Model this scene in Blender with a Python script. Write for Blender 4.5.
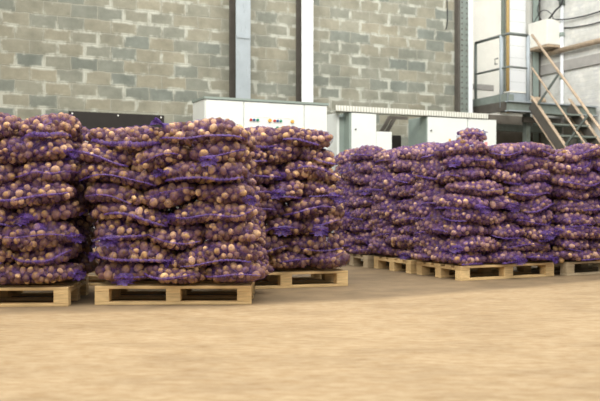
import bpy, bmesh, math, random
import numpy as np
from mathutils import Vector, Matrix
PI = math.pi
for o in list(bpy.data.objects): bpy.data.objects.remove(o)
scn = bpy.context.scene; C = scn.collection

# ---------------------------------------------------------------- camera, world, light, exposure
cam_d = bpy.data.cameras.new('camera'); cam = bpy.data.objects.new('camera', cam_d); C.objects.link(cam)
cam_d.sensor_width = 36; cam_d.lens = 48; cam.location = (0, 0, .8); cam.rotation_euler = (PI/2, 0, 0)
cam_d.clip_end = 200
cam_d.dof.use_dof = True; cam_d.dof.focus_distance = 6.6; cam_d.dof.aperture_fstop = 2.4
scn.camera = cam
world = bpy.data.worlds.new('world'); scn.world = world; world.use_nodes = True
bg = world.node_tree.nodes['Background']; bg.inputs['Color'].default_value = (.93, .96, 1, 1); bg.inputs['Strength'].default_value = .16
def area(name, loc, target, sx, sy, power, col):
    l = bpy.data.lights.new(name, 'AREA'); l.shape = 'RECTANGLE'; l.size = sx; l.size_y = sy; l.energy = power; l.color = col
    o = bpy.data.objects.new(name, l); C.objects.link(o); o.location = loc
    d = Vector(target) - Vector(loc); o.rotation_euler = d.to_track_quat('-Z', 'Y').to_euler(); return o
area('hall_ceiling_light', (0, 4.6, 7.0), (0, 6.6, 0), 13, 5, 1080, (1, .95, .86))
area('hall_front_window_light', (-3, -4, 6.0), (0, 7, .5), 8, 3, 330, (1, .94, .85))
area('hall_rear_ceiling_light', (1, 11, 7.0), (2.2, 14.5, 1.5), 9, 1.6, 300, (1, .98, .95))
area('alcove_fill_light', (4.2, 12.2, 6.9), (5.2, 16.5, 3.2), 3, 1.5, 62, (1, .99, .97))  # added fill that brightens the alcove, no visible source
scn.view_settings.view_transform = 'Standard'; scn.view_settings.look = 'None'
scn.view_settings.exposure = .42; scn.view_settings.gamma = 1; scn.view_settings.use_curve_mapping = False

# ---------------------------------------------------------------- materials
def lin(c): return tuple(((v/255)/12.92 if v/255 <= .04045 else ((v/255+.055)/1.055)**2.4) for v in c)+(1,)
class N:
    def __init__(s, name):
        s.m = bpy.data.materials.new(name); s.m.use_nodes = True; s.t = s.m.node_tree; s.b = s.t.nodes['Principled BSDF']
        s.b.inputs['Specular IOR Level'].default_value = .3
    def n(s, typ, **k):
        x = s.t.nodes.new(typ)
        for a, v in k.items():
            if a.startswith('i_'):
                key = a[2:].replace('_', ' '); x.inputs[key].default_value = v
            else: setattr(x, a, v)
        return x
    def l(s, a, b): s.t.links.new(a, b)
    def co(s, kind='Object', scale=(1, 1, 1)):
        t = s.n('ShaderNodeTexCoord'); m = s.n('ShaderNodeMapping'); m.inputs['Scale'].default_value = scale
        s.l(t.outputs[kind], m.inputs['Vector']); return m.outputs[0]
    def noise(s, vec, scale, detail=3, rough=.5):
        x = s.n('ShaderNodeTexNoise'); x.inputs['Scale'].default_value = scale; x.inputs['Detail'].default_value = detail
        x.inputs['Roughness'].default_value = rough
        if vec: s.l(vec, x.inputs['Vector'])
        return x.outputs['Fac']
    def ramp(s, fac, stops):
        r = s.n('ShaderNodeValToRGB'); e = r.color_ramp.elements
        while len(e) < len(stops): e.new(.5)
        for q, (p, c) in zip(e, stops): q.position = p; q.color = c
        s.l(fac, r.inputs['Fac']); return r.outputs['Color']
    def mix(s, fac, a, b, mode='MIX'):
        x = s.n('ShaderNodeMix', data_type='RGBA', blend_type=mode)
        for sock, v in ((x.inputs['Factor'], fac), (x.inputs['A'], a), (x.inputs['B'], b)):
            pass
        ins = [i for i in x.inputs if i.enabled]
        for sock, v in zip(ins, (fac, a, b)):
            if hasattr(v, 'is_linked') or isinstance(v, bpy.types.NodeSocket): s.l(v, sock)
            else: sock.default_value = v
        return [o for o in x.outputs if o.enabled][0]
    def bump(s, h, strength=.3, dist=.01):
        x = s.n('ShaderNodeBump'); x.inputs['Strength'].default_value = strength; x.inputs['Distance'].default_value = dist
        s.l(h, x.inputs['Height']); s.l(x.outputs[0], s.b.inputs['Normal'])
def paint(name, c, rough=.5, var=.12, sc=6, metal=0, dirt=None):
    k = N(name); v = k.co(); nz = k.noise(v, sc, 4, .6)
    a = lin(c); d = tuple(x*(1-var*2) for x in a[:3])+(1,)
    col = k.ramp(nz, [(.3, d), (.62, a)])
    if dirt:
        n2 = k.noise(k.co(scale=(1, 1, .35)), sc*2.3, 5, .7)
        f = k.ramp(n2, [(.58, (0, 0, 0, 1)), (.72, (1, 1, 1, 1))])
        col = k.mix(f, col, lin(dirt))
    k.l(col, k.b.inputs['Base Color']); k.b.inputs['Roughness'].default_value = rough; k.b.inputs['Metallic'].default_value = metal
    return k.m
M = {}
def mk_floor():
    k = N('concrete_floor'); v = k.co(); v2 = k.co(scale=(.8, 1.8, 1)); v3 = k.co(scale=(4.0, 10, 1))
    a = k.ramp(k.noise(v2, 1.6, 6, .65), [(.3, lin((152, 132, 104))), (.52, lin((170, 150, 120))), (.75, lin((180, 160, 130)))])
    b = k.ramp(k.noise(v3, 2.2, 4, .7), [(.36, lin((206, 186, 152))), (.6, (1, 1, 1, 1))])
    col = k.mix(.55, a, b, 'MULTIPLY')
    st = k.ramp(k.noise(v, 9, 5, .7), [(.25, (.62, .58, .52, 1)), (.33, (1, 1, 1, 1))])
    col = k.mix(.8, col, st, 'MULTIPLY')
    # greyer concrete where the pallets stand, sandier concrete in the driving lane
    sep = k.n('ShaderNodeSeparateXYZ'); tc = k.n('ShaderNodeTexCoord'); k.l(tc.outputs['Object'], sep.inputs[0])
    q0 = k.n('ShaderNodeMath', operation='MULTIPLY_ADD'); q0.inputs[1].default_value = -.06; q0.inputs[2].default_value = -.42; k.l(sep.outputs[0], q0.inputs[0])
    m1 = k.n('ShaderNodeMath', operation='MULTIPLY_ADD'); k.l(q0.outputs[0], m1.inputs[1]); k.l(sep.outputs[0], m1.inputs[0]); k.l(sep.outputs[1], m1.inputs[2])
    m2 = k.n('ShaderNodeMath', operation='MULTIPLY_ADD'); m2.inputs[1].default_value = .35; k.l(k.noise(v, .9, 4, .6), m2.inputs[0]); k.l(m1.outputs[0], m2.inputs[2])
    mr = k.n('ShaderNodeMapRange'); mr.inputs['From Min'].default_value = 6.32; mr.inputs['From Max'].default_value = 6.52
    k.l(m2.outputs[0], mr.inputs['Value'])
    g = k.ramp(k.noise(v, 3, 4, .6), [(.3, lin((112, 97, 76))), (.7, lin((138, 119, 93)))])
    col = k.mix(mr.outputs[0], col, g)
    k.l(col, k.b.inputs['Base Color']); k.b.inputs['Roughness'].default_value = .75
    k.bump(k.noise(v3, 6, 5, .7), .25, .006); return k.m
def mk_block(name, c1, c2, c3, mort, w=.4, h=.2):
    k = N(name); v = k.co('UV')
    nz = k.noise(v, 5, 3, .6)
    off = k.n('ShaderNodeVectorMath', operation='SCALE'); off.inputs['Scale'].default_value = .045
    tn = k.n('ShaderNodeTexNoise'); tn.inputs['Scale'].default_value = 6; k.l(v, tn.inputs['Vector']); k.l(tn.outputs['Color'], off.inputs[0])
    ad = k.n('ShaderNodeVectorMath', operation='ADD'); k.l(v, ad.inputs[0]); k.l(off.outputs[0], ad.inputs[1])
    br = k.n('ShaderNodeTexBrick'); br.inputs['Scale'].default_value = 1; br.inputs['Brick Width'].default_value = w; br.inputs['Row Height'].default_value = h
    br.inputs['Mortar Size'].default_value = .010; br.inputs['Mortar Smooth'].default_value = .6; br.inputs['Bias'].default_value = 0
    br.inputs['Color1'].default_value = (0, 0, 0, 1); br.inputs['Color2'].default_value = (1, 1, 1, 1); br.inputs['Mortar'].default_value = (.5, .5, .5, 1)
    k.l(ad.outputs[0], br.inputs['Vector'])
    body = k.ramp(br.outputs['Color'], [(0, lin(c1)), (.45, lin(c2)), (1, lin(c3))])
    blot = k.ramp(k.noise(v, 2.2, 6, .7), [(.36, (.62, .63, .60, 1)), (.64, (1.05, 1.05, 1.02, 1))])
    body = k.mix(.75, body, blot, 'MULTIPLY')
    # smeared pale mortar
    vs = k.co('UV', (1, .6, 1)); sm = k.ramp(k.noise(vs, 3.4, 5, .62), [(.48, (.04, .04, .04, 1)), (.60, (.95, .95, .95, 1))])
    wide = k.n('ShaderNodeTexBrick'); wide.inputs['Scale'].default_value = 1; wide.inputs['Brick Width'].default_value = w; wide.inputs['Row Height'].default_value = h
    wide.inputs['Mortar Size'].default_value = .045; wide.inputs['Mortar Smooth'].default_value = .7; k.l(ad.outputs[0], wide.inputs['Vector'])
    mm = k.n('ShaderNodeMath', operation='MULTIPLY'); k.l(sm, mm.inputs[0]); k.l(wide.outputs['Fac'], mm.inputs[1])
    mx = k.n('ShaderNodeMath', operation='MAXIMUM'); k.l(mm.outputs[0], mx.inputs[0])
    m9 = k.n('ShaderNodeMath', operation='MULTIPLY'); m9.inputs[1].default_value = .28; k.l(br.outputs['Fac'], m9.inputs[0]); k.l(m9.outputs[0], mx.inputs[1])
    col = k.mix(mx.outputs[0], body, lin(mort))
    k.l(col, k.b.inputs['Base Color']); k.b.inputs['Roughness'].default_value = .9
    inv = k.n('ShaderNodeMath', operation='SUBTRACT'); inv.inputs[0].default_value = 1; k.l(br.outputs['Fac'], inv.inputs[1])
    k.bump(inv.outputs[0], .5, .01); return k.m
def mk_wood(name, c):
    k = N(name); v = k.co(scale=(2, 2, 14)); v2 = k.co(scale=(2, 25, 25))
    oi = k.n('ShaderNodeObjectInfo')
    a = lin(c); g = k.ramp(k.noise(v2, 3, 4, .6), [(.3, tuple(x*.66 for x in a[:3])+(1,)), (.65, a)])
    r = k.ramp(oi.outputs['Random'], [(0, (.74, .70, .66, 1)), (1, (1, 1, 1, 1))])
    col = k.mix(1.0, g, r, 'MULTIPLY')
    k.l(col, k.b.inputs['Base Color']); k.b.inputs['Roughness'].default_value = .7; k.bump(k.noise(v2, 8, 3), .2, .002); return k.m
def mk_potato():
    k = N('potato_skin'); g = k.n('ShaderNodeNewGeometry'); oi = k.n('ShaderNodeObjectInfo')
    ad = k.n('ShaderNodeMath', operation='ADD'); k.l(g.outputs['Random Per Island'], ad.inputs[0]); k.l(oi.outputs['Random'], ad.inputs[1])
    fr = k.n('ShaderNodeMath', operation='FRACT'); k.l(ad.outputs[0], fr.inputs[0])
    base = k.ramp(fr.outputs[0], [(0, lin((84, 60, 44))), (.4, lin((132, 100, 68))), (.75, lin((182, 146, 98))), (1, lin((236, 200, 146)))])
    v = k.co('Object'); gp = k.n('ShaderNodeNewGeometry')
    nz = k.n('ShaderNodeTexNoise'); nz.inputs['Scale'].default_value = 45; nz.inputs['Detail'].default_value = 4; k.l(gp.outputs['Position'], nz.inputs['Vector'])
    sp = k.ramp(nz.outputs['Fac'], [(.35, (.58, .5, .46, 1)), (.58, (1, 1, 1, 1))])
    k.l(k.mix(.8, base, sp, 'MULTIPLY'), k.b.inputs['Base Color']); k.b.inputs['Roughness'].default_value = .55
    k.bump(nz.outputs['Fac'], .2, .002); return k.m
def mk_net(name, base_op, patch_op, c, c2):
    k = N(name); gp = k.n('ShaderNodeNewGeometry')
    nz = k.n('ShaderNodeTexNoise'); nz.inputs['Scale'].default_value = 7; nz.inputs['Detail'].default_value = 4; nz.inputs['Distortion'].default_value = 1.2
    k.l(gp.outputs['Position'], nz.inputs['Vector'])
    op = k.ramp(nz.outputs['Fac'], [(.36, (base_op*1.6,)*3+(1,)), (.44, (base_op,)*3+(1,)), (.485, (base_op,)*3+(1,)), (.51, (patch_op,)*3+(1,)), (.535, (base_op,)*3+(1,)), (.66, (base_op*1.2,)*3+(1,)), (.76, (patch_op,)*3+(1,))])
    fine = k.n('ShaderNodeTexNoise'); fine.inputs['Scale'].default_value = 60; fine.inputs['Detail'].default_value = 2; k.l(gp.outputs['Position'], fine.inputs['Vector'])
    fr = k.ramp(fine.outputs['Fac'], [(.35, (.75,)*3+(1,)), (.65, (1.2,)*3+(1,))])
    ml = k.mix(1.0, op, fr, 'MULTIPLY')
    col = k.ramp(nz.outputs['Fac'], [(.4, lin(c2)), (.65, lin(c))])
    k.l(col, k.b.inputs['Base Color']); k.b.inputs['Roughness'].default_value = .45; k.b.inputs['Specular IOR Level'].default_value = .4
    tr = k.n('ShaderNodeBsdfTransparent'); mx = k.n('ShaderNodeMixShader')
    tl = k.n('ShaderNodeBsdfTranslucent'); k.l(col, tl.inputs['Color'])
    m0 = k.n('ShaderNodeMixShader'); m0.inputs[0].default_value = .25; k.l(k.b.outputs[0], m0.inputs[1]); k.l(tl.outputs[0], m0.inputs[2])
    k.l(ml, mx.inputs[0]); k.l(tr.outputs[0], mx.inputs[1]); k.l(m0.outputs[0], mx.inputs[2])
    out = [x for x in k.t.nodes if x.type == 'OUTPUT_MATERIAL'][0]; k.l(mx.outputs[0], out.inputs[0]); return k.m
M['floor'] = mk_floor()
M['block'] = mk_block('grey_block_masonry', (126, 132, 126), (145, 145, 133), (154, 150, 134), (184, 186, 175))
M['white_block'] = mk_block('white_painted_masonry', (222, 224, 222), (228, 229, 226), (234, 234, 230), (206, 208, 206), .25, .09)
M['wood'] = mk_wood('pallet_pine', (240, 210, 156)); M['wood_old'] = mk_wood('pallet_weathered_pine', (206, 190, 160))
M['potato'] = mk_potato()
M['net'] = mk_net('purple_net', .15, .52, (112, 78, 168), (136, 100, 160))
M['violet_net'] = mk_net('violet_net', .25, .62, (122, 84, 184), (146, 112, 172))
M['net_fold'] = mk_net('gathered_purple_net', .55, .9, (108, 78, 160), (88, 62, 138))
M['white'] = paint('white_enamel', (232, 238, 236), .4, .02)
M['grey_green'] = paint('grey_green_enamel', (150, 164, 158), .45, .05)
M['steel_blue'] = paint('blue_grey_painted_steel', (164, 174, 180), .5, .06, 4, dirt=(138, 144, 146))
M['steel_white'] = paint('white_painted_steel', (240, 244, 248), .5, .03, 4)
M['steel_dark'] = paint('dark_steel_and_shade', (92, 88, 82), .6, .12)
M['steel_green'] = paint('green_grey_steel', (128, 138, 132), .5, .1, 9, dirt=(100, 92, 78))
M['rust'] = paint('worn_tan_rail_paint', (192, 172, 148), .55, .15, 12, dirt=(128, 104, 84))
M['black'] = paint('black_board', (42, 38, 36), .5, .1)
M['rail_dark'] = paint('dark_green_grey_rail', (104, 112, 108), .5, .1)
M['cream'] = paint('cream_panel', (240, 240, 232), .6, .03)
M['brass'] = paint('ochre_pipe', (196, 168, 112), .5, .08)
M['dark_wall'] = paint('grey_brown_wall_and_shade', (134, 128, 118), .9, .12, 3, dirt=(104, 94, 82))  # dark tone includes the shade low in the alcove
M['shadow_grey'] = paint('shadow_and_vent_grey', (172, 170, 166), .8, .08)  # grey of the pipe's shadow strip, shared with the vent panel
M['rubber'] = paint('black_cable', (50, 52, 54), .5, .05)
M['red'] = paint('red_button', (190, 50, 45), .4, .02); M['blue'] = paint('blue_button', (45, 80, 140), .4, .02)
M['green'] = paint('green_button', (50, 140, 110), .4, .02); M['amber'] = paint('amber_lamp', (226, 176, 90), .4, .02)
M['plate'] = paint('label_plate', (250, 250, 246), .4, .01); M['pink'] = paint('pink_sticker', (222, 150, 150), .5, .02)

def stripes(name, c, c2, axis, per, duty):
    k = N(name); t = k.n('ShaderNodeTexCoord'); sx = k.n('ShaderNodeSeparateXYZ'); k.l(t.outputs['Object'], sx.inputs[0])
    m = k.n('ShaderNodeMath', operation='MULTIPLY'); m.inputs[1].default_value = 1/per; k.l(sx.outputs[axis], m.inputs[0])
    f = k.n('ShaderNodeMath', operation='FRACT'); k.l(m.outputs[0], f.inputs[0])
    g = k.n('ShaderNodeMath', operation='LESS_THAN'); g.inputs[1].default_value = duty; k.l(f.outputs[0], g.inputs[0])
    k.l(k.mix(g.outputs[0], lin(c), lin(c2)), k.b.inputs['Base Color']); return k.m
M['slotted'] = stripes('slotted_tray_steel', (226, 228, 220), (186, 188, 178), 0, .05, .34)
M['boarded'] = stripes('white_boarding', (240, 244, 246), (190, 198, 198), 2, .25, .03)
# ---------------------------------------------------------------- mesh helpers
def link(name, me, m, parent=None):
    o = bpy.data.objects.new(name, me); C.objects.link(o)
    if m: 
        if not me.materials: me.materials.append(m)
    if parent: o.parent = parent
    return o
def tag(o, label=None, cat=None, group=None, kind=None):
    if label: o['label'] = label
    if cat: o['category'] = cat
    if group: o['group'] = group
    if kind: o['kind'] = kind
    return o
def empty(name, loc=(0, 0, 0), rz=0):
    o = bpy.data.objects.new(name, None); C.objects.link(o); o.location = loc; o.rotation_euler = (0, 0, rz); o.empty_display_size = .1; return o
def box(bm, x0, y0, z0, x1, y1, z1, bev=0):
    r = bmesh.ops.create_cube(bm, size=1); vs = r['verts']
    for v in vs: v.co = Vector(((x0+x1)/2+v.co.x*(x1-x0), (y0+y1)/2+v.co.y*(y1-y0), (z0+z1)/2+v.co.z*(z1-z0)))
    if bev:
        es = list({e for v in vs for e in v.link_edges}); bmesh.ops.bevel(bm, geom=es, offset=bev, segments=1, affect='EDGES')
def bar(bm, p, q, w, h=None):
    h = h or w; p = Vector(p); q = Vector(q); d = q-p; L = d.length
    r = bmesh.ops.create_cube(bm, size=1); rot = d.to_track_quat('X', 'Z').to_matrix()
    for v in r['verts']: v.co = (p+q)/2 + rot @ Vector((v.co.x*L, v.co.y*w, v.co.z*h))
def tube(bm, pts, r, n=10):
    pts = [Vector(p) for p in pts]; rings = []
    for i, p in enumerate(pts):
        d = (pts[min(i+1, len(pts)-1)]-pts[max(i-1, 0)]).normalized(); q = d.to_track_quat('Z', 'Y').to_matrix()
        rings.append([bm.verts.new(p + q @ Vector((r*math.cos(2*PI*k/n), r*math.sin(2*PI*k/n), 0))) for k in range(n)])
    for a, b in zip(rings, rings[1:]):
        for k in range(n): bm.faces.new((a[k], a[(k+1) % n], b[(k+1) % n], b[k]))
    bm.faces.new(rings[0][::-1]); bm.faces.new(rings[-1])
def obj(name, bm, m, parent=None, smooth=False):
    bmesh.ops.recalc_face_normals(bm, faces=bm.faces)
    me = bpy.data.meshes.new(name); bm.to_mesh(me); bm.free()
    if smooth: me.polygons.foreach_set('use_smooth', [True]*len(me.polygons))
    return link(name, me, m, parent)
def bx(name, m, parent, *boxes, bev=0):
    bm = bmesh.new()
    for b in boxes: box(bm, *b, bev=bev)
    return obj(name, bm, m, parent)

# ---------------------------------------------------------------- building frame: s along the rear wall, t out from it
A = math.radians(25); U = Vector((math.cos(A), math.sin(A), 0)); NN = Vector((math.sin(A), -math.cos(A), 0)); W0 = Vector((0, 13.72, 0))
def wp(s, t, z=0): return W0+U*s+NN*t+Vector((0, 0, z))
# local axes of an Empty at wp(s,t) rotated by A: +x along the wall, +y away from the camera (into the wall)
def wall(name, p, q, h, th, m, z0=0, side=1):      # a wall slab from p to q with metric UVs, thickness away from the camera
    p = Vector(p); q = Vector(q); d = (q-p); L = d.length; d.normalize(); nn = Vector((-d.y, d.x, 0))*th*side
    bm = bmesh.new(); uv = bm.loops.layers.uv.new('UVMap')
    c = [p, q, q+nn, p+nn]; lo = [bm.verts.new(v+Vector((0, 0, z0))) for v in c]; hi = [bm.verts.new(v+Vector((0, 0, z0+h))) for v in c]
    for i in range(4):
        j = (i+1) % 4; f = bm.faces.new((lo[i], lo[j], hi[j], hi[i])); l = L if i % 2 == 0 else th
        for lp, w in zip(f.loops, ((0, z0), (l, z0), (l, z0+h), (0, z0+h))): lp[uv].uv = w
    bm.faces.new(lo[::-1]); bm.faces.new(hi)
    return tag(obj(name, bm, m), kind='structure')
bm = bmesh.new(); box(bm, -16, -8, -.15, 20, 21, 0); tag(obj('floor', bm, M['floor']), kind='structure')
WH = 6.6
wall('wall_back', wp(-14, 0), wp(3.42, 0), WH, .3, M['block'])
wall('wall_alcove_back', wp(3.42, -.8), wp(6.2, -.8), WH, .3, M['cream'])
wall('wall_alcove_side', wp(3.42, -.8), wp(3.42, -.3), WH, .3, M['dark_wall'], side=-1)
wall('wall_right', wp(5.9, -.8), wp(5.9, 9), WH, .3, M['white_block'], side=1)
# lower band of the alcove, coloured dark for the shade there, and white door leaf
bm = bmesh.new(); e = empty('shade_band_1', wp(3.5, -.8), A)
bx('alcove_shade_band', M['dark_wall'], e, (0, -.03, 0, 2.38, 0, 2.56)); tag(e, kind='structure')
e = empty('door_1', wp(4.3, -.8, 2.62), A); tag(e, kind='structure')
bx('door_leaf', M['cream'], e, (-.3, -.06, .02, .62, -.002, 2.9), bev=.01)
bx('door_frame', M['steel_green'], e, (.62, -.09, 0, .70, -.001, 3.6), (-.36, -.09, 0, -.3, -.001, 3.6), (-.36, -.09, 2.9, .62, -.001, 2.98))
bx('vent_panel', M['shadow_grey'], e, (-.12, -.075, .42, .42, -.058, .54), bev=.01)
e = empty('shade_band_2', wp(5.9, 3.5, 3.42), A); tag(e, kind='structure')   # wall pipe's shadow, built as a grey strip on the right wall
bx('shadow_grey', M['shadow_grey'], e, (-.05, 0, 0, .02, 4.3, .2))

# steel columns of the hall
def column(s, t, w, d, mf, md, label, h=WH, plates=True):
    e = empty('steel_column', wp(s, 0), A); tag(e, label, 'column')
    bx('front_flange', mf, e, (0, -t, 0, w, -t+.02, h)); bx('rear_flange', md, e, (0, -.035, 0, w, -.005, h))
    bx('web', md, e, (w*.42, -t+.02, 0, w*.58, -.035, h))  # web and rear flange coloured dark for the column's shaded side
    if plates: bx('splice_plate', mf, e, (.01, -t-.012, 3.42, w-.01, -t, 3.46))
    return e
column(-1.29, .33, .25, .33, M['steel_blue'], M['steel_dark'], 'blue-grey steel column against the block wall, left of the white one')
column(-.08, .25, .21, .25, M['steel_white'], M['steel_dark'], 'bright white steel column against the grey block wall')
e = empty('riveted_column', wp(3.20, 0), A); tag(e, 'tall riveted lattice column with white edge at the end of the block wall', 'column')
bx('channel', M['steel_dark'], e, (0, -.13, 0, .05, -.02, WH)); bx('front_plate', M['steel_green'], e, (.05, -.13, 0, .235, -.10, WH))  # dark channel colour carries the shade on the column's left side
bx('edge_flange', M['steel_white'], e, (.235, -.15, 0, .32, -.02, WH))
bm = bmesh.new()
for i in range(64):
    for x in (.09, .195): box(bm, x-.014, -.14, .1+i*.1, x+.014, -.129, .128+i*.1, bev=.004)
obj('rivets', bm, M['steel_dark'], e)
e = empty('alcove_column', wp(5.64, -.8), A); tag(e, 'grey-green steel column in the alcove corner behind the landing', 'column')
bx('front_flange', M['grey_green'], e, (0, -.2, 0, .14, -.18, WH)); bx('web', M['steel_dark'], e, (.14, -.18, 0, .2, -.002, WH))
bm = bmesh.new(); tube(bm, [(0, 0, 2.6), (0, 0, 6.5)], .035); o = obj('standpipe', bm, M['brass'], None, True); o.location = wp(5.02, -.66)
tag(o, 'slim ochre vertical pipe behind the landing', 'pipe')
e = empty('white_pilaster', wp(5.1, -.8, 0), A); tag(e, 'white painted pilaster beside the ochre pipe in the alcove', 'pilaster')
bm = bmesh.new(); box(bm, 0, -.1, 2.64, .42, -.002, WH)
obj('shaft', bm, M['boarded'], e)

# black board on the block wall
e = empty('notice_board', wp(-3.86, 0, 1.76), A); tag(e, 'long black board screwed to the grey block wall', 'board')
bx('panel', M['black'], e, (0, -.03, 0, 1.47, -.002, .39), bev=.004)
for x in (.05, .74, 1.42):
    for z in (.035, .355):
        bm = bmesh.new(); tube(bm, [(x, -.031, z), (x, -.037, z)], .012, 8); obj('screw', bm, M['plate'], e)

# ---------------------------------------------------------------- control cabinets
def knob(e, x, z, mat, r=.014, y=-.018, name='button'):
    bm = bmesh.new(); tube(bm, [(x, 0, z), (x, y, z)], r, 12); return obj(name, bm, mat, e)
e = empty('control_cabinet', wp(-2.56, 2.6), A); tag(e, 'wide white electrical control cabinet with three doors and coloured buttons', 'cabinet')
bx('body', M['white'], e, (0, .02, .08, 1.77, .52, 2.11), bev=.004); bx('plinth', M['steel_dark'], e, (.02, .04, 0, 1.75, .5, .08))
bx('top_cover', M['grey_green'], e, (-.012, -.01, 2.11, 1.782, .53, 2.14))
for i, (a, b) in enumerate(((.01, .525), (.54, 1.405), (1.42, 1.76))):
    d = bx('door', M['white'], e, (a, 0, .1, b, .018, 2.10), bev=.004)
    if i == 1:
        for x, c in ((.09, 'red'), (.135, 'blue'), (.185, 'green'), (.43, 'red'), (.475, 'blue'), (.52, 'green')): knob(d, a+x, 1.865, M[c], .017)
        for x in (.36, .69): knob(d, a+x, 1.865, M['amber'], .024, name='indicator_lamp')
        for x in range(5): knob(d, a+.47+x*.06, 1.77, M['green'], .02)
        for x0, x1 in ((.14, .24), (.27, .37), (.44, .54), (.58, .68)): bx('name_plate', M['plate'], d, (a+x0, -.004, 1.905, a+x1, 0, 1.935))
    bx('handle', M['grey_green'], d, (b-.05, -.02, 1.0, b-.03, 0, 1.14))
e = empty('open_cabinet', wp(.1, 1.6), A); tag(e, 'white cabinet with grey side, standing left of the wall opening', 'cabinet')
bx('body', M['grey_green'], e, (0, .02, 0, .47, .5, 2.16), bev=.004)
bx('door', M['white'], e, (.03, 0, .05, .47, .018, 2.155), bev=.003)
bx('side_flange', M['white'], e, (-.14, .16, .05, -.10, .5, 2.16)); bx('side_panel', M['grey_green'], e, (-.10, .18, .05, 0, .22, 2.10))
knob(e, .1, 1.9, M['rubber'], .012, name='lock')
e = empty('low_cabinet', wp(.575, 1.6), A); tag(e, 'lower white cabinet filling the gap beside the tall one', 'cabinet')
bx('body', M['white'], e, (0, .02, 0, .28, .45, 1.88), bev=.003); bx('door', M['white'], e, (.0, .0, .04, .28, .018, 1.88), bev=.003)
e = empty('tall_cabinet', wp(1.52, 1.6), A); tag(e, 'tall white two-door cabinet with grey side at right end of the row', 'cabinet')
bx('body', M['grey_green'], e, (0, .02, 0, 1.4, .56, 2.16), bev=.004)
for a, b in ((.01, .795), (.81, 1.39)):
    d = bx('door', M['white'], e, (a, 0, .05, b, .018, 2.155), bev=.004)
    bx('handle', M['grey_green'], d, (a+.03, -.02, 1.0, a+.05, 0, 1.14)); knob(d, a+.06, 1.93, M['rubber'], .012, name='lock')
bx('sticker', M['pink'], e, (1.14, -.004, 1.7, 1.2, -.001, 1.78)); bx('warning_sticker', M['amber'], e, (.42, -.004, 1.76, .46, -.001, 1.81))
e = empty('cable_tray', wp(-.02, 1.6, 2.165), A); tag(e, 'perforated white cable tray running over the cabinet tops', 'cable tray')
bx('channel', M['slotted'], e, (-.12, -.01, 0, 2.75, .012, .09), (-.12, -.01, 0, 2.75, .2, .012))
bm = bmesh.new(); bar(bm, (0, 0, 0), (.28, 0, .42), .03, .06); bar(bm, (.1, 0, 0), (.38, 0, .42), .03, .06); bar(bm, (.28, 0, .42), (.62, 0, .42), .03, .05)
o = obj('bracket', bm, M['steel_dark']); o.location = wp(.78, 1.2, 1.74); o.rotation_euler = (0, 0, A); tag(o, 'dark steel bracket seen in the gap between white cabinets', 'bracket')
e = empty('dark_cupboard', wp(.88, .9), A); tag(e, 'low dark brown cupboard seen through the gap between cabinets', 'cupboard')
bx('body', M['black'], e, (0, .02, 0, .6, .5, 1.9), bev=.006); bx('door', M['black'], e, (.01, 0, .03, .59, .018, 1.88), bev=.004)
e = empty('white_locker', wp(-4.1, 1.0), A); tag(e, 'white locker just visible between left stacks under the black board', 'locker')
bx('body', M['white'], e, (0, .02, 0, .6, .45, 1.67), bev=.004); bx('door', M['white'], e, (.01, 0, .03, .59, .018, 1.65), bev=.004)

# ---------------------------------------------------------------- landing, stairs, rails
H = 2.60
e = empty('landing', wp(3.71, .95), A); tag(e, 'grey steel landing on beams with a toe board, left of the stairs', 'landing')
bx('front_beam', M['steel_green'], e, (0, 0, -.17+H, 2.1, .06, H-.02)); bx('side_beam', M['steel_dark'], e, (0, .06, -.17+H, .06, 1.4, H-.02))
bx('beam_flange', M['steel_blue'], e, (-.03, -.05, H-.19, 2.1, .07, H-.17), (-.03, -.05, H-.02, 2.1, .07, H))
bx('deck', M['steel_dark'], e, (0, .05, H-.02, 2.1, 1.4, H)); bx('toe_board', M['steel_green'], e, (0, .06, H, .012, 1.4, H+.14), (0, 0, H, .12, .012, H+.12))
bx('support_post', M['steel_green'], e, (.66, .3, 0, .76, .4, H-.17)); bx('support_post', M['steel_green'], e, (2.0, .3, 0, 2.1, .4, H-.17))
bx('cross_beam', M['steel_green'], e, (.06, .9, H-.45, 2.1, 1.0, H-.32))
e = empty('paint_crate', wp(3.83, .84, H), A); tag(e, 'pale crate standing on the landing behind the toe board', 'crate')
bx('box', M['steel_blue'], e, (.04, .05, 0, .50, .4, .18), bev=.006); bx('lid', M['cream'], e, (.03, .04, .18, .51, .41, .205), bev=.004)
o = bx('tan_sack', M['rust'], None, (-.14, -.1, 0, .14, .1, .14), bev=.05); o.location = wp(4.62, .7, H); o.rotation_euler = (0, 0, A); tag(o, 'small tan bundle lying at the head of the stairs', 'bundle')
e = empty('guard_rail', wp(3.71, .95, H), A); tag(e, 'dark steel guard rail around the landing', 'railing')
def rb(name, mat, pts, r=.022):
    bm = bmesh.new(); tube(bm, pts, r, 8); return obj(name, bm, mat, e, True)
rb('top_rail', M['rail_dark'], [(.03, 1.0, 1.22), (.03, .03, 1.22), (.47, .03, 1.22)], .028)
rb('mid_rail', M['rail_dark'], [(.03, 1.0, .62), (.03, .03, .62), (.47, .03, .62)], .02)
rb('post', M['rail_dark'], [(.03, 1.0, 0), (.03, 1.0, 1.22)], .028); rb('post', M['steel_blue'], [(.03, .24, -.1), (.03, .24, 1.22)], .035)
rb('post', M['steel_blue'], [(.47, .03, 0), (.47, .03, 1.22)], .035); rb('hook', M['rail_dark'], [(.03, .36, .72), (.03, .42, .72), (.03, .42, .82), (.03, .34, .82)], .012)
e = empty('staircase', wp(4.2, 1.0), A); tag(e, 'steel staircase with tan-edged handrails going down from the landing', 'staircase')
run = 2.3; 
def sp(x, d, z=0): return (x, -d*run, H*(1-d)+z)   # d: 0 top, 1 floor
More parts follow.
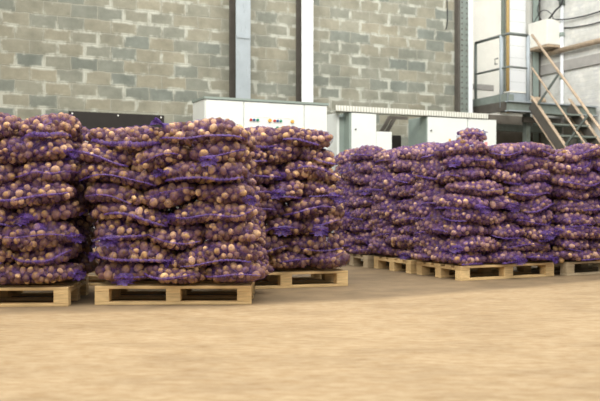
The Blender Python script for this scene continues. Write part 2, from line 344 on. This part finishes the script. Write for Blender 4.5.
for x in (0, .90):
    bm = bmesh.new(); bar(bm, sp(x, 0, -.05), sp(x, .985, -.03),   .05, .17); st = obj('stringer', bm, M['steel_dark'], e)
    bm = bmesh.new(); bar(bm, sp(x, 0, .10), sp(x, .97, .10), .07, .012); bar(bm, sp(x, 0.02, -.20), sp(x, .93, -.20), .07, .012); obj('stringer_edge', bm, M['rust'], st)
    if x > 0: continue
    bm = bmesh.new(); tube(bm, [sp(x, -.0, 1.22), sp(x, .9, 1.22), sp(x, .93, 1.05)], .024, 8); obj('handrail', bm, M['rust'], e, True)
    bm = bmesh.new(); tube(bm, [sp(x, 0, .62), sp(x, .93, .62)], .018, 8); obj('mid_rail', bm, M['rust'], e, True)
    for d in (.26, .56, .88):
        bm = bmesh.new(); bar(bm, sp(x, d-.22, -.02), (x, -d*run-.12, H*(1-d)+1.12), .02, .04); obj('brace', bm, M['rail_dark'], e)
for i in range(1, 12):
    d = i/12; y = -d*run; z = H*(1-d)
    bx('tread', M['steel_green'], e, (.02, y-.12, z-.03, .88, y+.12, z))
bm = bmesh.new(); bar(bm, (.0, .25, H-.3), (.9, .25, H-.3), .05, .1); obj('head_beam', bm, M['steel_dark'], e)

# electrical box, pipes, cables on the right wall
e = empty('junction_box', wp(5.5, -.04, 3.95), A); tag(e, 'pale grey electrical box mounted high on the right wall', 'electrical box')
bx('body', M['cream'], e, (0, .012, 0, .4, .56, .51), bev=.008); bx('door', M['cream'], e, (.005, -.004, .005, .38, .01, .505), bev=.004)
bx('shelf', M['rust'], e, (.0, 0, -.05, .4, .6, -.003))
for i, z in enumerate((.12, .4)):
    bm = bmesh.new(); tube(bm, [(.395, .0, z), (.43, -.02, z), (.45, -.02, z)], .015, 8); obj('hinge', bm, M['grey_green'], e)
bm = bmesh.new(); tube(bm, [wp(5.78, -.3, 3.82), wp(5.78, 1.4, 3.84), wp(5.78, 5, 3.86)], .055, 12)
tag(obj('wall_pipe', bm, M['rust'], None, True), 'thick tan pipe running along the white right wall', 'pipe')
e = empty('white_drainpipe', wp(5.85, .0), A); tag(e, 'thin white vertical pipe on the right wall behind stairs', 'pipe')
bm = bmesh.new(); tube(bm, [(0, 0, 0), (0, 0, 4.85)], .035, 10); obj('shaft', bm, M['steel_white'], e, True)
bm = bmesh.new(); tube(bm, [(0, 0, 4.75), (0, 0, 4.93)], .06, 10); tube(bm, [(-.1, 0, 4.86), (.03, 0, 4.86)], .03, 8); obj('valve', bm, M['rail_dark'], e, True)
bm = bmesh.new(); tube(bm, [(0, 0, 4.12), (0, 0, 4.2)], .05, 10); tube(bm, [(0, 0, 3.25), (0, 0, 3.32)], .05, 10); obj('clamps', bm, M['grey_green'], e, True)
def cable(pts, r, label):
    P_ = [Vector(p) for p in pts]; Q_ = []
    for i in range(len(P_)-1):
        p0, p1, p2, p3 = P_[max(i-1, 0)], P_[i], P_[i+1], P_[min(i+2, len(P_)-1)]
        for t in [k/8 for k in range(8)]: Q_.append(.5*((2*p1)+(p2-p0)*t+(2*p0-5*p1+4*p2-p3)*t*t+(3*p1-p0-3*p2+p3)*t**3))
    Q_.append(P_[-1]); bm = bmesh.new(); tube(bm, Q_, r, 6); o = obj('cable', bm, M['rubber'], None, True)
    tag(o, label, 'cable')
cable([wp(5.7, -.1, 4.47), wp(5.83, .3, 4.42), wp(5.84, 1.2, 4.42), wp(5.85, 3.5, 4.62)], .014, 'upper dark cable leading right from the electrical box')
cable([wp(5.89, -.02, 4.30), wp(5.87, .4, 4.24), wp(5.86, 1.2, 4.22), wp(5.86, 3.5, 4.38)], .012, 'lower dark cable leading right from the box side')
cable([wp(5.66, -.2, 4.46), wp(5.7, -.05, 4.62), wp(5.82, .05, 4.85), wp(5.84, .02, 5.6)], .018, 'thick dark cable rising steeply from the box top')
cable([wp(5.6, -.3, 4.46), wp(5.62, -.45, 4.72), wp(5.75, -.5, 5.0), wp(5.78, -.35, 5.3)], .01, 'thin cable looping up left above the box')
cable([wp(5.55, -.5, 4.46), wp(5.6, -.3, 4.68), wp(5.66, -.12, 4.6), wp(5.7, -.08, 4.46)], .009, 'small cable loop lying on top of the box')
cable([wp(3.05, .02, 6.4), wp(3.02, .02, 5.0), wp(3.04, .02, 4.2), wp(3.0, .02, 4.0)], .009, 'thin loose wire hanging beside the riveted column')

# ---------------------------------------------------------------- pallets
def pallet(x, y, ang, label, mat):
    e = empty('pallet', (x, y, 0), ang); tag(e, label, 'pallet')
    for i in range(5): yy = i*(.8-.1)/4; w = .1 if i not in (0, 2, 4) else .12; yy = min(yy, .8-w); bx('deck_board', mat, e, (0, yy, .122, 1.2, yy+w, .144), bev=.002)
    for xx in (0, .545, 1.09): bx('stringer_board', mat, e, (xx, 0, .1, xx+.11, .8, .122), bev=.002)
    for xx in (0, .545, 1.09):
        for yy in (0, .35, .7): bx('block', mat, e, (xx, yy, .022, xx+.11, yy+.1, .1), bev=.003)
    for yy in (0, .35, .7): bx('bottom_board', mat, e, (0, yy, 0, 1.2, yy+.1, .022), bev=.002)
    return e

# ---------------------------------------------------------------- potato shapes
rng = np.random.default_rng(11)
def ico(sub):
    bm = bmesh.new(); bmesh.ops.create_icosphere(bm, subdivisions=sub, radius=1)
    v = np.array([p.co[:] for p in bm.verts]); f = np.array([[q.index for q in t.verts] for t in bm.faces]); bm.free(); return v, f
ICO = {1: ico(2), 2: ico(3)}           # 42 and 162 vertices
def potato_shape(sub, seed):
    r = np.random.default_rng(seed); v, f = ICO[sub]; v = v.copy()
    k = r.normal(size=(5, 3)); ph = r.uniform(0, 6, 5)
    b = sum(np.sin(v@k[i]*1.4+ph[i]) for i in range(5))*.035
    v = v*(1+b)[:, None]*np.array([1.16, .97, .9]); return v, f
SH = {s: [potato_shape(s, 100+i) for i in range(6)] for s in (1, 2)}
SHM = []
for i in range(6):
    v, f = SH[2][i]; me = bpy.data.meshes.new('potato'); me.from_pydata(v.tolist(), [], f.tolist()); me.polygons.foreach_set('use_smooth', [True]*len(f)); me.materials.append(M['potato']); SHM.append(me)
def rrot(r):
    q = r.normal(size=4); q /= np.linalg.norm(q); w, x, y, z = q
    return np.array([[1-2*(y*y+z*z), 2*(x*y-z*w), 2*(x*z+y*w)], [2*(x*y+z*w), 1-2*(x*x+z*z), 2*(y*z-x*w)], [2*(x*z-y*w), 2*(y*z+x*w), 1-2*(x*x+y*y)]])
stuff_v, stuff_f, stuff_n = [], [], [0]
def add_stuff(c, r, rot, sub):
    v, f = SH[sub][rng.integers(6)]; stuff_v.append(v@rot.T*r+c); stuff_f.append(f+stuff_n[0]); stuff_n[0] += len(v)

# ---------------------------------------------------------------- net sacks
P, Q = 3.3, 2.35
def surf(d, a, b, c):       # unit directions -> points on the pillow, normals
    F = ((np.abs(d[:, 0])**P+np.abs(d[:, 1])**P)**(Q/P)+np.abs(d[:, 2])**Q)**(1/Q)
    q = d/F[:, None]
    g = (np.abs(q[:, 0])**P+np.abs(q[:, 1])**P+1e-9)**(Q/P-1)
    n = np.stack([g*np.sign(q[:, 0])*np.abs(q[:, 0])**(P-1)/a, g*np.sign(q[:, 1])*np.abs(q[:, 1])**(P-1)/b, np.sign(q[:, 2])*np.abs(q[:, 2])**(Q-1)/c], 1)
    n /= np.linalg.norm(n, axis=1)[:, None]+1e-9
    return q*np.array([a, b, c]), n
def warp(p, a, b, c, w):    # sag of the ends and a gentle wave, w: random parameters
    x = p[:, 0]/a; y = p[:, 1]/b
    dz = -w[0]*np.abs(x)**3 - w[4]*np.abs(y)**3 + w[1]*np.sin(p[:, 0]*9+w[2])+w[5]*np.sin(p[:, 1]*11+w[3])
    o = p.copy(); o[:, 2] += dz; o[:, 1] += .010*np.sin(p[:, 0]*13+w[3]); o[:, 0] += .010*np.sin(p[:, 1]*14+w[2]); return o
NT, NP = 92, 34
th = np.linspace(0, 2*PI, NT, endpoint=False); ph = np.linspace(-PI/2, PI/2, NP+2)[1:-1]
TH, PH = np.meshgrid(th, ph)
GD = np.stack([np.cos(PH)*np.cos(TH), np.cos(PH)*np.sin(TH), np.sin(PH)], -1).reshape(-1, 3)
GF = []
for i in range(NP-1):
    for j in range(NT): GF.append((i*NT+j, i*NT+(j+1) % NT, (i+1)*NT+(j+1) % NT, (i+1)*NT+j))
GF.append(tuple(range(NT))[::-1]); GF.append(tuple((NP-1)*NT+j for j in range(NT)))
count = {'sack': 0, 'pot': 0}
def ribbon_mesh(pts, outs, w, r, amp):   # ruffled ribbon along pts, standing out along outs
    V = []; F = []
    n = len(pts)
    for i, (p, o) in enumerate(zip(pts, outs)):
        ww = w*(.45+.55*math.sin(PI*min(1, max(0, i/(n-1))))**.5)*(.75+.5*r.random())
        for k in range(4):
            t = k/3; z = -.25*ww*t + .0
            V.append(p+o*(.004+.012*math.sin(t*PI)+amp*t*math.sin(i*1.3+p[0]*40)*.6)+np.array([0, 0, (t-.4)*ww]))
    for i in range(n-1):
        for k in range(3): a = i*4+k; F.append((a, a+1, a+5, a+4))
    return V, F
def sack(center, L, Wd, Hh, ang, exposed, label, group, rs, sub=1, field=None, band=None, single=None, hem=True, neck=None, rp=.029, tilt=(0, 0), fold_w=.022):
    """center world xyz, L/Wd/Hh full dims in its own frame turned by ang; exposed: world directions that can be seen"""
    r = np.random.default_rng(rs); count['sack'] += 1
    a, b, c = L/2, Wd/2, Hh/2
    w = (r.uniform(.006, .028), r.uniform(.002, .008), r.uniform(0, 6), r.uniform(0, 6), r.uniform(.0, .02), r.uniform(.002, .007))
    R = np.array(Matrix.Rotation(ang, 3, 'Z') @ Matrix.Rotation(tilt[1], 3, 'Y') @ Matrix.Rotation(tilt[0], 3, 'X')); cen = np.array(center)
    ex = [R.T@np.array(e_) for e_ in exposed]
    # potatoes: outer shell then an inner one
    cs, rr, rots, shell = [], [], [], []
    d = r.normal(size=(2600, 3)); 
    d = d*np.array([1, 1, 1.0]); d /= np.linalg.norm(d, axis=1)[:, None]
    pp, nn = surf(d, a, b, c)
    keep = np.zeros(len(d), bool)
    for e_ in ex: keep |= (nn@e_) > -.02
    pp, nn = pp[keep], nn[keep]
    # sample more evenly: thin out dense polar zones by random order
    CS = np.zeros((0, 3)); RR = np.zeros(0)
    for layer, (inset, tries) in enumerate(((.98, len(pp)), (3.5, len(pp)//2))):
        for i in range(tries):
            ri = rp*r.uniform(.72, 1.22) if layer == 0 else rp*1.05
            ci = pp[i]-nn[i]*ri*inset
            if layer == 1 and abs(ci[2]) > c*.9: continue
            if len(RR):
                dd = np.sqrt(((CS-ci)**2).sum(1))
                if (dd < (.97 if layer == 0 else .9)*(RR+ri)).any(): continue
            CS = np.vstack([CS, ci]); RR = np.append(RR, ri); shell.append(layer)
    shell = np.array(shell)
    # net draped over the potatoes
    gp, gn = surf(GD, a, b, c)
    disp = np.full(len(gp), -.012)
    o = CS[shell == 0]; orr = RR[shell == 0]*1.10
    for i in range(0, len(gp), 512):
        v = gp[i:i+512, None, :]-o[None]; h = -(v*gn[i:i+512, None, :]).sum(-1); t2 = (v**2).sum(-1)-h**2
        hh = np.where((t2 < orr**2) & (np.abs(h) < .08), h+np.sqrt(np.maximum(orr**2-t2, 0)), -.02)
        disp[i:i+512] = np.maximum(disp[i:i+512], hh.max(1) if hh.shape[1] else -.02)
    disp = np.minimum(disp, .012)+.002
    g = disp.reshape(NP, NT); g = np.maximum(g-.0005, (g+np.roll(g, 1, 1)+np.roll(g, -1, 1))/3*.6+g*.4-.001); disp = g.reshape(-1)
    nv = warp(gp+gn*disp[:, None], a, b, c, w); pc = warp(CS, a, b, c, w)
    if field: W_ = nv@R.T+cen; W_[:, 2] += field(W_); nv = (W_-cen)@R
    e = empty('potato_sack', tuple(cen), ang); e.rotation_euler = (Matrix(R.tolist())).to_euler(); tag(e, label, 'sack', group)
    me = bpy.data.meshes.new('net'); me.from_pydata(nv.tolist(), [], GF); me.polygons.foreach_set('use_smooth', [True]*len(me.polygons))
    link('net', me, M['violet_net' if sub == 1 and 'right' in group+' '+label and rs >= 21000 or rs == 777 else 'net'], e)
    # gathered seam running along part of the rim, on the seen side
    if hem and ex:
        e0 = ex[r.integers(len([q for q in ex if abs(q[2]) < .5]) or 1)]; base = math.atan2(e0[1]/b, e0[0]/a)
        span = r.uniform(.7, 1.5); off = r.uniform(-.35, .35); z0 = r.uniform(-.75, -.1) if r.random() < .7 else r.uniform(.0, .5)
        tt = np.linspace(base+off-span/1.6, base+off+span/1.6, 40); dz = z0*np.ones(40)+.25*np.sin((tt-base)*r.uniform(1, 3)+r.uniform(0, 6))
        if band: e0 = ex[0]; base = math.atan2(e0[1]/b, e0[0]/a); tt = np.linspace(base-band[0], base+band[0], 60); dz = band[1]+band[3]*np.cos(np.linspace(-1.5, 1.5, 60))+.06*np.sin(tt*7); fold_w = band[2]
        dd = np.stack([np.cos(tt), np.sin(tt), dz*.75], 1); sp_, sn = surf(dd, a, b, c); sp_ = warp(sp_+sn*.010, a, b, c, w)
        if field: W_ = sp_@R.T+cen; W_[:, 2] += field(W_); sp_ = (W_-cen)@R
        V, F = ribbon_mesh(sp_, sn, fold_w*r.uniform(.5, 1.15), r, .008); me = bpy.data.meshes.new('seam'); me.from_pydata([tuple(q) for q in V], [], F)
        me.polygons.foreach_set('use_smooth', [True]*len(F)); link('seam', me, M['net_fold'], e)
    if neck:      # tied end: a flaring ruffled tuft
        for (nx, ny, nz, ln) in neck:
            D = np.array([nx, ny, nz], float); D /= np.linalg.norm(D); p0, _n = surf(D[None], a, b, c); p0 = warp(p0, a, b, c, w)[0]-D*.01
            t1 = np.cross(D, [0, 0, 1.]); t1 /= np.linalg.norm(t1)+1e-9; t2 = np.cross(D, t1); V = []; F = []
            for k in range(7):
                t = k/6; rad = (.045*(1-t*3)+.014 if t < .33 else .014+(t-.33)*.07)*(1+.0*t); rad = max(rad, .012)
                for j in range(20):
                    an = 2*PI*j/20; rr_ = rad*(1+.35*t*math.sin(j*2.6+k*.5+rs)); sq = .55
                    V.append(tuple(p0+D*ln*t+t1*rr_*math.cos(an)*1.3+t2*rr_*math.sin(an)*sq+np.array([0, 0, -.25*ln*t*t])))
            for k in range(6):
                for j in range(20): F.append((k*20+j, k*20+(j+1) % 20, (k+1)*20+(j+1) % 20, (k+1)*20+j))
            me = bpy.data.meshes.new('tied_neck'); me.from_pydata(V, [], F); me.polygons.foreach_set('use_smooth', [True]*len(F)); link('tied_neck', me, M['net_fold'], e)
    wc = pc@R.T+cen
    if field: wc[:, 2] += field(wc)
    for i in range(len(wc)):
        rot = rrot(r); rad = RR[i]
        if single and shell[i] == 0 and count['pot'] < 300:
            o_ = bpy.data.objects.new('potato', SHM[int(r.integers(6))]); C.objects.link(o_)
            o_.matrix_world = Matrix.Translation(wc[i].tolist()) @ Matrix(rot.tolist()).to_4x4() @ Matrix.Scale(rad, 4)
            tag(o_, single, 'potato', 'potatoes inside the '+label.split(',')[0]+' '+str(rs) if False else 'potatoes in one sack: '+label); count['pot'] += 1
        else: add_stuff(wc[i], rad, rot, sub)
    return e

ORD = ['bottom', 'second', 'third', 'fourth', 'fifth', 'sixth', 'seventh', 'eighth', 'ninth', 'tenth']
def stack(x, y, ang, where, short, layers, seed, sides='', cols='all', start='A', sub=1, rp=.029, depth=.86, matp='wood', plabel='', singles=(), bands={}, necks={}, vback=0.):
    """layers: list of (u_left, u_right, z0, z1) in the pallet's own frame"""
    pallet(x, y, ang, plabel, M[matp])
    ux = np.array([math.cos(ang), math.sin(ang), 0]); vx = np.array([-math.sin(ang), math.cos(ang), 0]); o = np.array([x, y, 0])
    r = np.random.default_rng(seed); n = len(layers)
    zt = layers[-1][3]; q1, q2, q3, q4 = r.uniform(0, 6.28, 4)
    def field(p):      # the whole pile slumps together: layers wander up and down, never into the pallet
        uu = (p-o)@ux; vv = (p-o)@vx; z = p[:, 2]; en = np.clip((z-.16)/.25, 0, 1)
        return en*(.022*np.sin(5.2*uu+q1+2.3*z)+.016*np.sin(10.5*uu+q2+6*z)+.010*np.sin(6*vv+q3+3*z))
    for k, (ul, ur, z0, z1) in enumerate(layers):
        A_ = (k % 2 == 0) == (start == 'A'); top = k >= n-1
        items = []   # (u0,u1,v0,v1, along_v?, name)
        if A_:
            cut = [ul]+[ul+(ur-ul)*(i/3)+r.uniform(-.03, .03) for i in (1, 2)]+[ur]
            for i in range(3): items.append((cut[i], cut[i+1], -.04, .52, 1, ('left end', 'middle', 'right end')[i], 'F'))
            m = (ul+ur)/2
            for i in range(2): items.append(((ul, m)[i], (m, ur)[i], .50, depth, 0, ('rear left', 'rear right')[i], 'B'))
        else:
            m = (ul+ur)/2+r.uniform(-.06, .06)
            for i in range(2): items.append(((ul, m)[i], (m, ur)[i], -.04, .36, 0, ('left half', 'right half')[i], 'F'))
            for i in range(3): items.append((ul+(ur-ul)*i/3, ul+(ur-ul)*(i+1)/3, .34, depth, 1, ('rear left', 'rear middle', 'rear right')[i], 'B'))
        for idx, (u0, u1, v0, v1, along, nm, row) in enumerate(items):
            isl = 'left' in nm; isr = 'right' in nm
            if cols == 'left' and not (isl or top): continue
            if row == 'B' and cols == 'left' and not (top or (isl and 'l' in sides) or (isr and 'r' in sides)): continue
            ex = []
            if row == 'F' or cols == 'all': ex.append(tuple(-vx))
            if isl and ('l' in sides): ex.append(tuple(-ux))
            if isr and ('r' in sides): ex.append(tuple(ux))
            if top: ex.append((0, 0, 1)); 
            if not ex: ex.append(tuple(-vx))
            ov = .022
            jz = r.uniform(-.008, .008); hh = (z1-z0)*r.uniform(1.20, 1.32) if not top else (z1-z0)*1.2
            jv = r.uniform(-.045, .03) if row == 'F' else 0
            cu, cv = (u0+u1)/2, (v0+v1)/2+jv
            du, dv = (u1-u0)+ov*2+(.07 if row == 'B' else 0), (v1-v0)+ov
            cen = o+ux*cu+vx*cv+np.array([0, 0, (z0+z1)/2+jz+(.012 if k == 0 else 0)])
            L, Wd, a_ = (dv, du, ang+PI/2) if along else (du, dv, ang)
            if row == 'B' and 0 < k < n-1: cen[2] -= .06; hh *= 1.6
            if row == 'B' and top: cen[2] -= .03; hh *= 1.2
            if k == 0: hh = (z1-z0)*1.04
            lab = 'purple potato sack, %s of %s layer, %s' % (nm, 'top' if k == n-1 else ORD[k], short)
            nk = None
            if row == 'F' and r.random() < .38 and not top:
                sgn = r.choice([-1, 1]); nk = [(sgn, -.5 if not along else 0, -.1, r.uniform(.03, .06))]
                if along: nk = [(-1, r.uniform(-.7, .7), -.2, r.uniform(.04, .08))]   # end facing the aisle
            if isr and 'r' in sides and row == 'F' and r.random() < .25: nk = (nk or [])+[((1, -.5, -.1, .05) if not along else (-.7, -1, -.2, .035))]
            bd = bands.get((k, nm)); nk = necks.get((k, nm), nk)
            single = None
            if (k, nm) in singles: single = 'brown potato inside purple sack, %s of %s layer, %s' % (nm, 'top' if k == n-1 else ORD[k], short)
            sack(cen, L, Wd, hh, a_+r.uniform(-.04, .04), ex, lab, 'potato sacks on the '+where, seed*1000+k*10+idx, sub=sub if row == 'F' or top else 1, field=field, band=bd, hem=row == 'F' or (isl and 'l' in sides) or top, single=single, neck=nk, rp=rp*r.uniform(.9, 1.1),
                 tilt=(r.uniform(-.05, .05), r.uniform(-.04, .04)))
def lay(px, y0, sc, lefts, rights, zs): return [((l-px)/sc, (r_-px)/sc, a, b) for l, r_, a, b in zip(lefts, rights, zs, zs[1:])]
ZM = [.144, .315, .46, .625, .766, .92, 1.06, 1.225, 1.40]
# main stack, left of centre
uls = [-.01, 0, -.02, -.04, -.09, -.15, -.14, -.06]; urs = [1.30, 1.26, 1.25, 1.23, 1.19, 1.16, 1.15, 1.16]
stack(-1.574, 6.13, math.radians(1.2), 'widest stack left of centre', 'widest stack left of centre', [(a, b, c_, d_) for a, b, c_, d_ in zip(uls, urs, ZM, ZM[1:])], 3, sides='r', start='A', sub=2, bands={(7, 'left half'): (1.05, -.75, .062, .35), (7, 'right half'): (1.0, -.5, .02, .1), (5, 'right half'): (.9, -.6, .025, 0), (4, 'middle'): (.8, .2, .02, .3), (3, 'right half'): (.95, .3, .022, -.3)}, necks={(7, 'right half'): [(-1, -.3, .75, .13)], (5, 'right half'): [(-1, -.75, .2, .07)], (3, 'right half'): [(-1, -.7, .0, .06)]},
      plabel='pale wooden pallet under the widest stack left of centre', singles={(0, 'left end'), (0, 'middle'), (1, 'left half'), (2, 'middle'), (2, 'right end'), (3, 'left half'), (5, 'right half'), (0, 'right end')})
# left edge stack
a5 = math.radians(4)
lx, ly = -1.75-1.2*math.cos(a5), 6.04-1.2*math.sin(a5)
urs = [1.24, 1.21, 1.22, 1.23, 1.22, 1.24, 1.2, 1.22]
stack(lx, ly, a5, 'stack at the left edge', 'stack at left edge of picture', [(-.05, b, c_, d_) for b, c_, d_ in zip(urs, [z*1.025 for z in ZM], [z*1.035 for z in ZM[1:]])], 5, sides='r', start='B', sub=2, bands={(7, 'right end'): (.9, -.8, .06, .5), (5, 'right end'): (1.0, -.1, .03, .3), (1, 'right end'): (.9, .3, .03, -.3)},
      plabel='wooden pallet cut by the left edge of the picture')
# stack behind the gap
stack(-2.25, 7.5, math.radians(4), 'stack in the gap', 'shadowed stack in the left gap', [(-.05, 1.2, c_, d_) for c_, d_ in zip([z*.95 for z in ZM], [z*.955 for z in ZM[1:]])], 8, sides='', cols='left', start='A',
      plabel='shadowed wooden pallet in the gap between the two left stacks')
# stack right of the main one
a3 = math.radians(17); Z3 = [.144+i*.1655 for i in range(9)]
x3, y3 = .449-1.2*math.cos(a3), 7.48-1.2*math.sin(a3)
urs = [1.235, 1.20, 1.16, 1.18, 1.15, 1.14, 1.10, 1.06]
stack(x3, y3, a3, 'stack at centre', 'stack at centre of picture', [(.1, b, c_, d_) for b, c_, d_ in zip(urs, Z3, Z3[1:])], 12, sides='', start='A', sub=2,
      plabel='pale wooden pallet under the stack at centre')
# angled block of stacks on the right
aA = math.radians(25); ZA = [.144+i*.139 for i in range(10)]
def laysA(ul, ur, zs=ZA, j=0): 
    q = random.Random(j); return [(ul+q.uniform(-.04, .03), ur+q.uniform(-.03, .03), a_, b_) for a_, b_ in zip(zs, zs[1:])]
stack(1.6, 7.95, aA, 'angled stack nearest on the right', 'nearest stack right of centre', laysA(-.02, 1.20, j=1), 21, sides='l', start='A', rp=.027, matp='wood', plabel='pale wooden pallet under the nearest stack right of centre')
stack(1.21, 8.74, aA, 'second stack of the angled row', 'second stack back in the right row', laysA(-.02, 1.2, [.144+i*.142 for i in range(10)], 2), 22, sides='l', cols='left', start='B', rp=.027, matp='wood', plabel='pale wooden pallet, second back in the right row')
stack(.80, 9.50, aA, 'third stack of the angled row', 'farthest stack in the right row', laysA(-.02, 1.2, [.144+i*.142 for i in range(10)], 3), 23, sides='l', cols='left', start='A', rp=.027, matp='wood_old', plabel='weathered pallet, farthest back in the right row')
stack(2.83, 8.49, aA, 'stack at the right edge', 'stack at right edge of picture', laysA(-.06, 1.2, [.144+i*.137 for i in range(10)], 4), 24, sides='', start='B', rp=.027, matp='wood_old', plabel='weathered pallet cut by the right edge of the picture')
# single sack lying on top of the right block
sack((1.76, 8.22, 1.465), .30, .24, .17, aA, [tuple((-math.sin(aA)*-1*0+math.sin(aA), -math.cos(aA), 0)), (-1, 0, 0), (0, 0, 1)], 'small half-filled purple net sack lying alone on top of the right stack', None or 'loose sack', 777, rp=.027, neck=[(1, .2, .6, .035)], tilt=(.1, -.08))

# the rest of the potatoes
V = np.concatenate(stuff_v); F = np.concatenate(stuff_f)
me = bpy.data.meshes.new('potatoes'); me.vertices.add(len(V)); me.vertices.foreach_set('co', V.ravel()); me.loops.add(F.size); me.loops.foreach_set('vertex_index', F.ravel().astype(np.int32))
me.polygons.add(len(F)); me.polygons.foreach_set('loop_start', np.arange(0, F.size, 3, dtype=np.int32)); me.polygons.foreach_set('use_smooth', np.ones(len(F), bool)); me.update(calc_edges=True)
o = link('potatoes', me, M['potato']); tag(o, 'brown potatoes packed in the remaining purple net sacks of all stacks', 'potatoes', kind='stuff')
print('sacks', count, 'potatoes in mesh', len(stuff_v), 'faces', len(F))
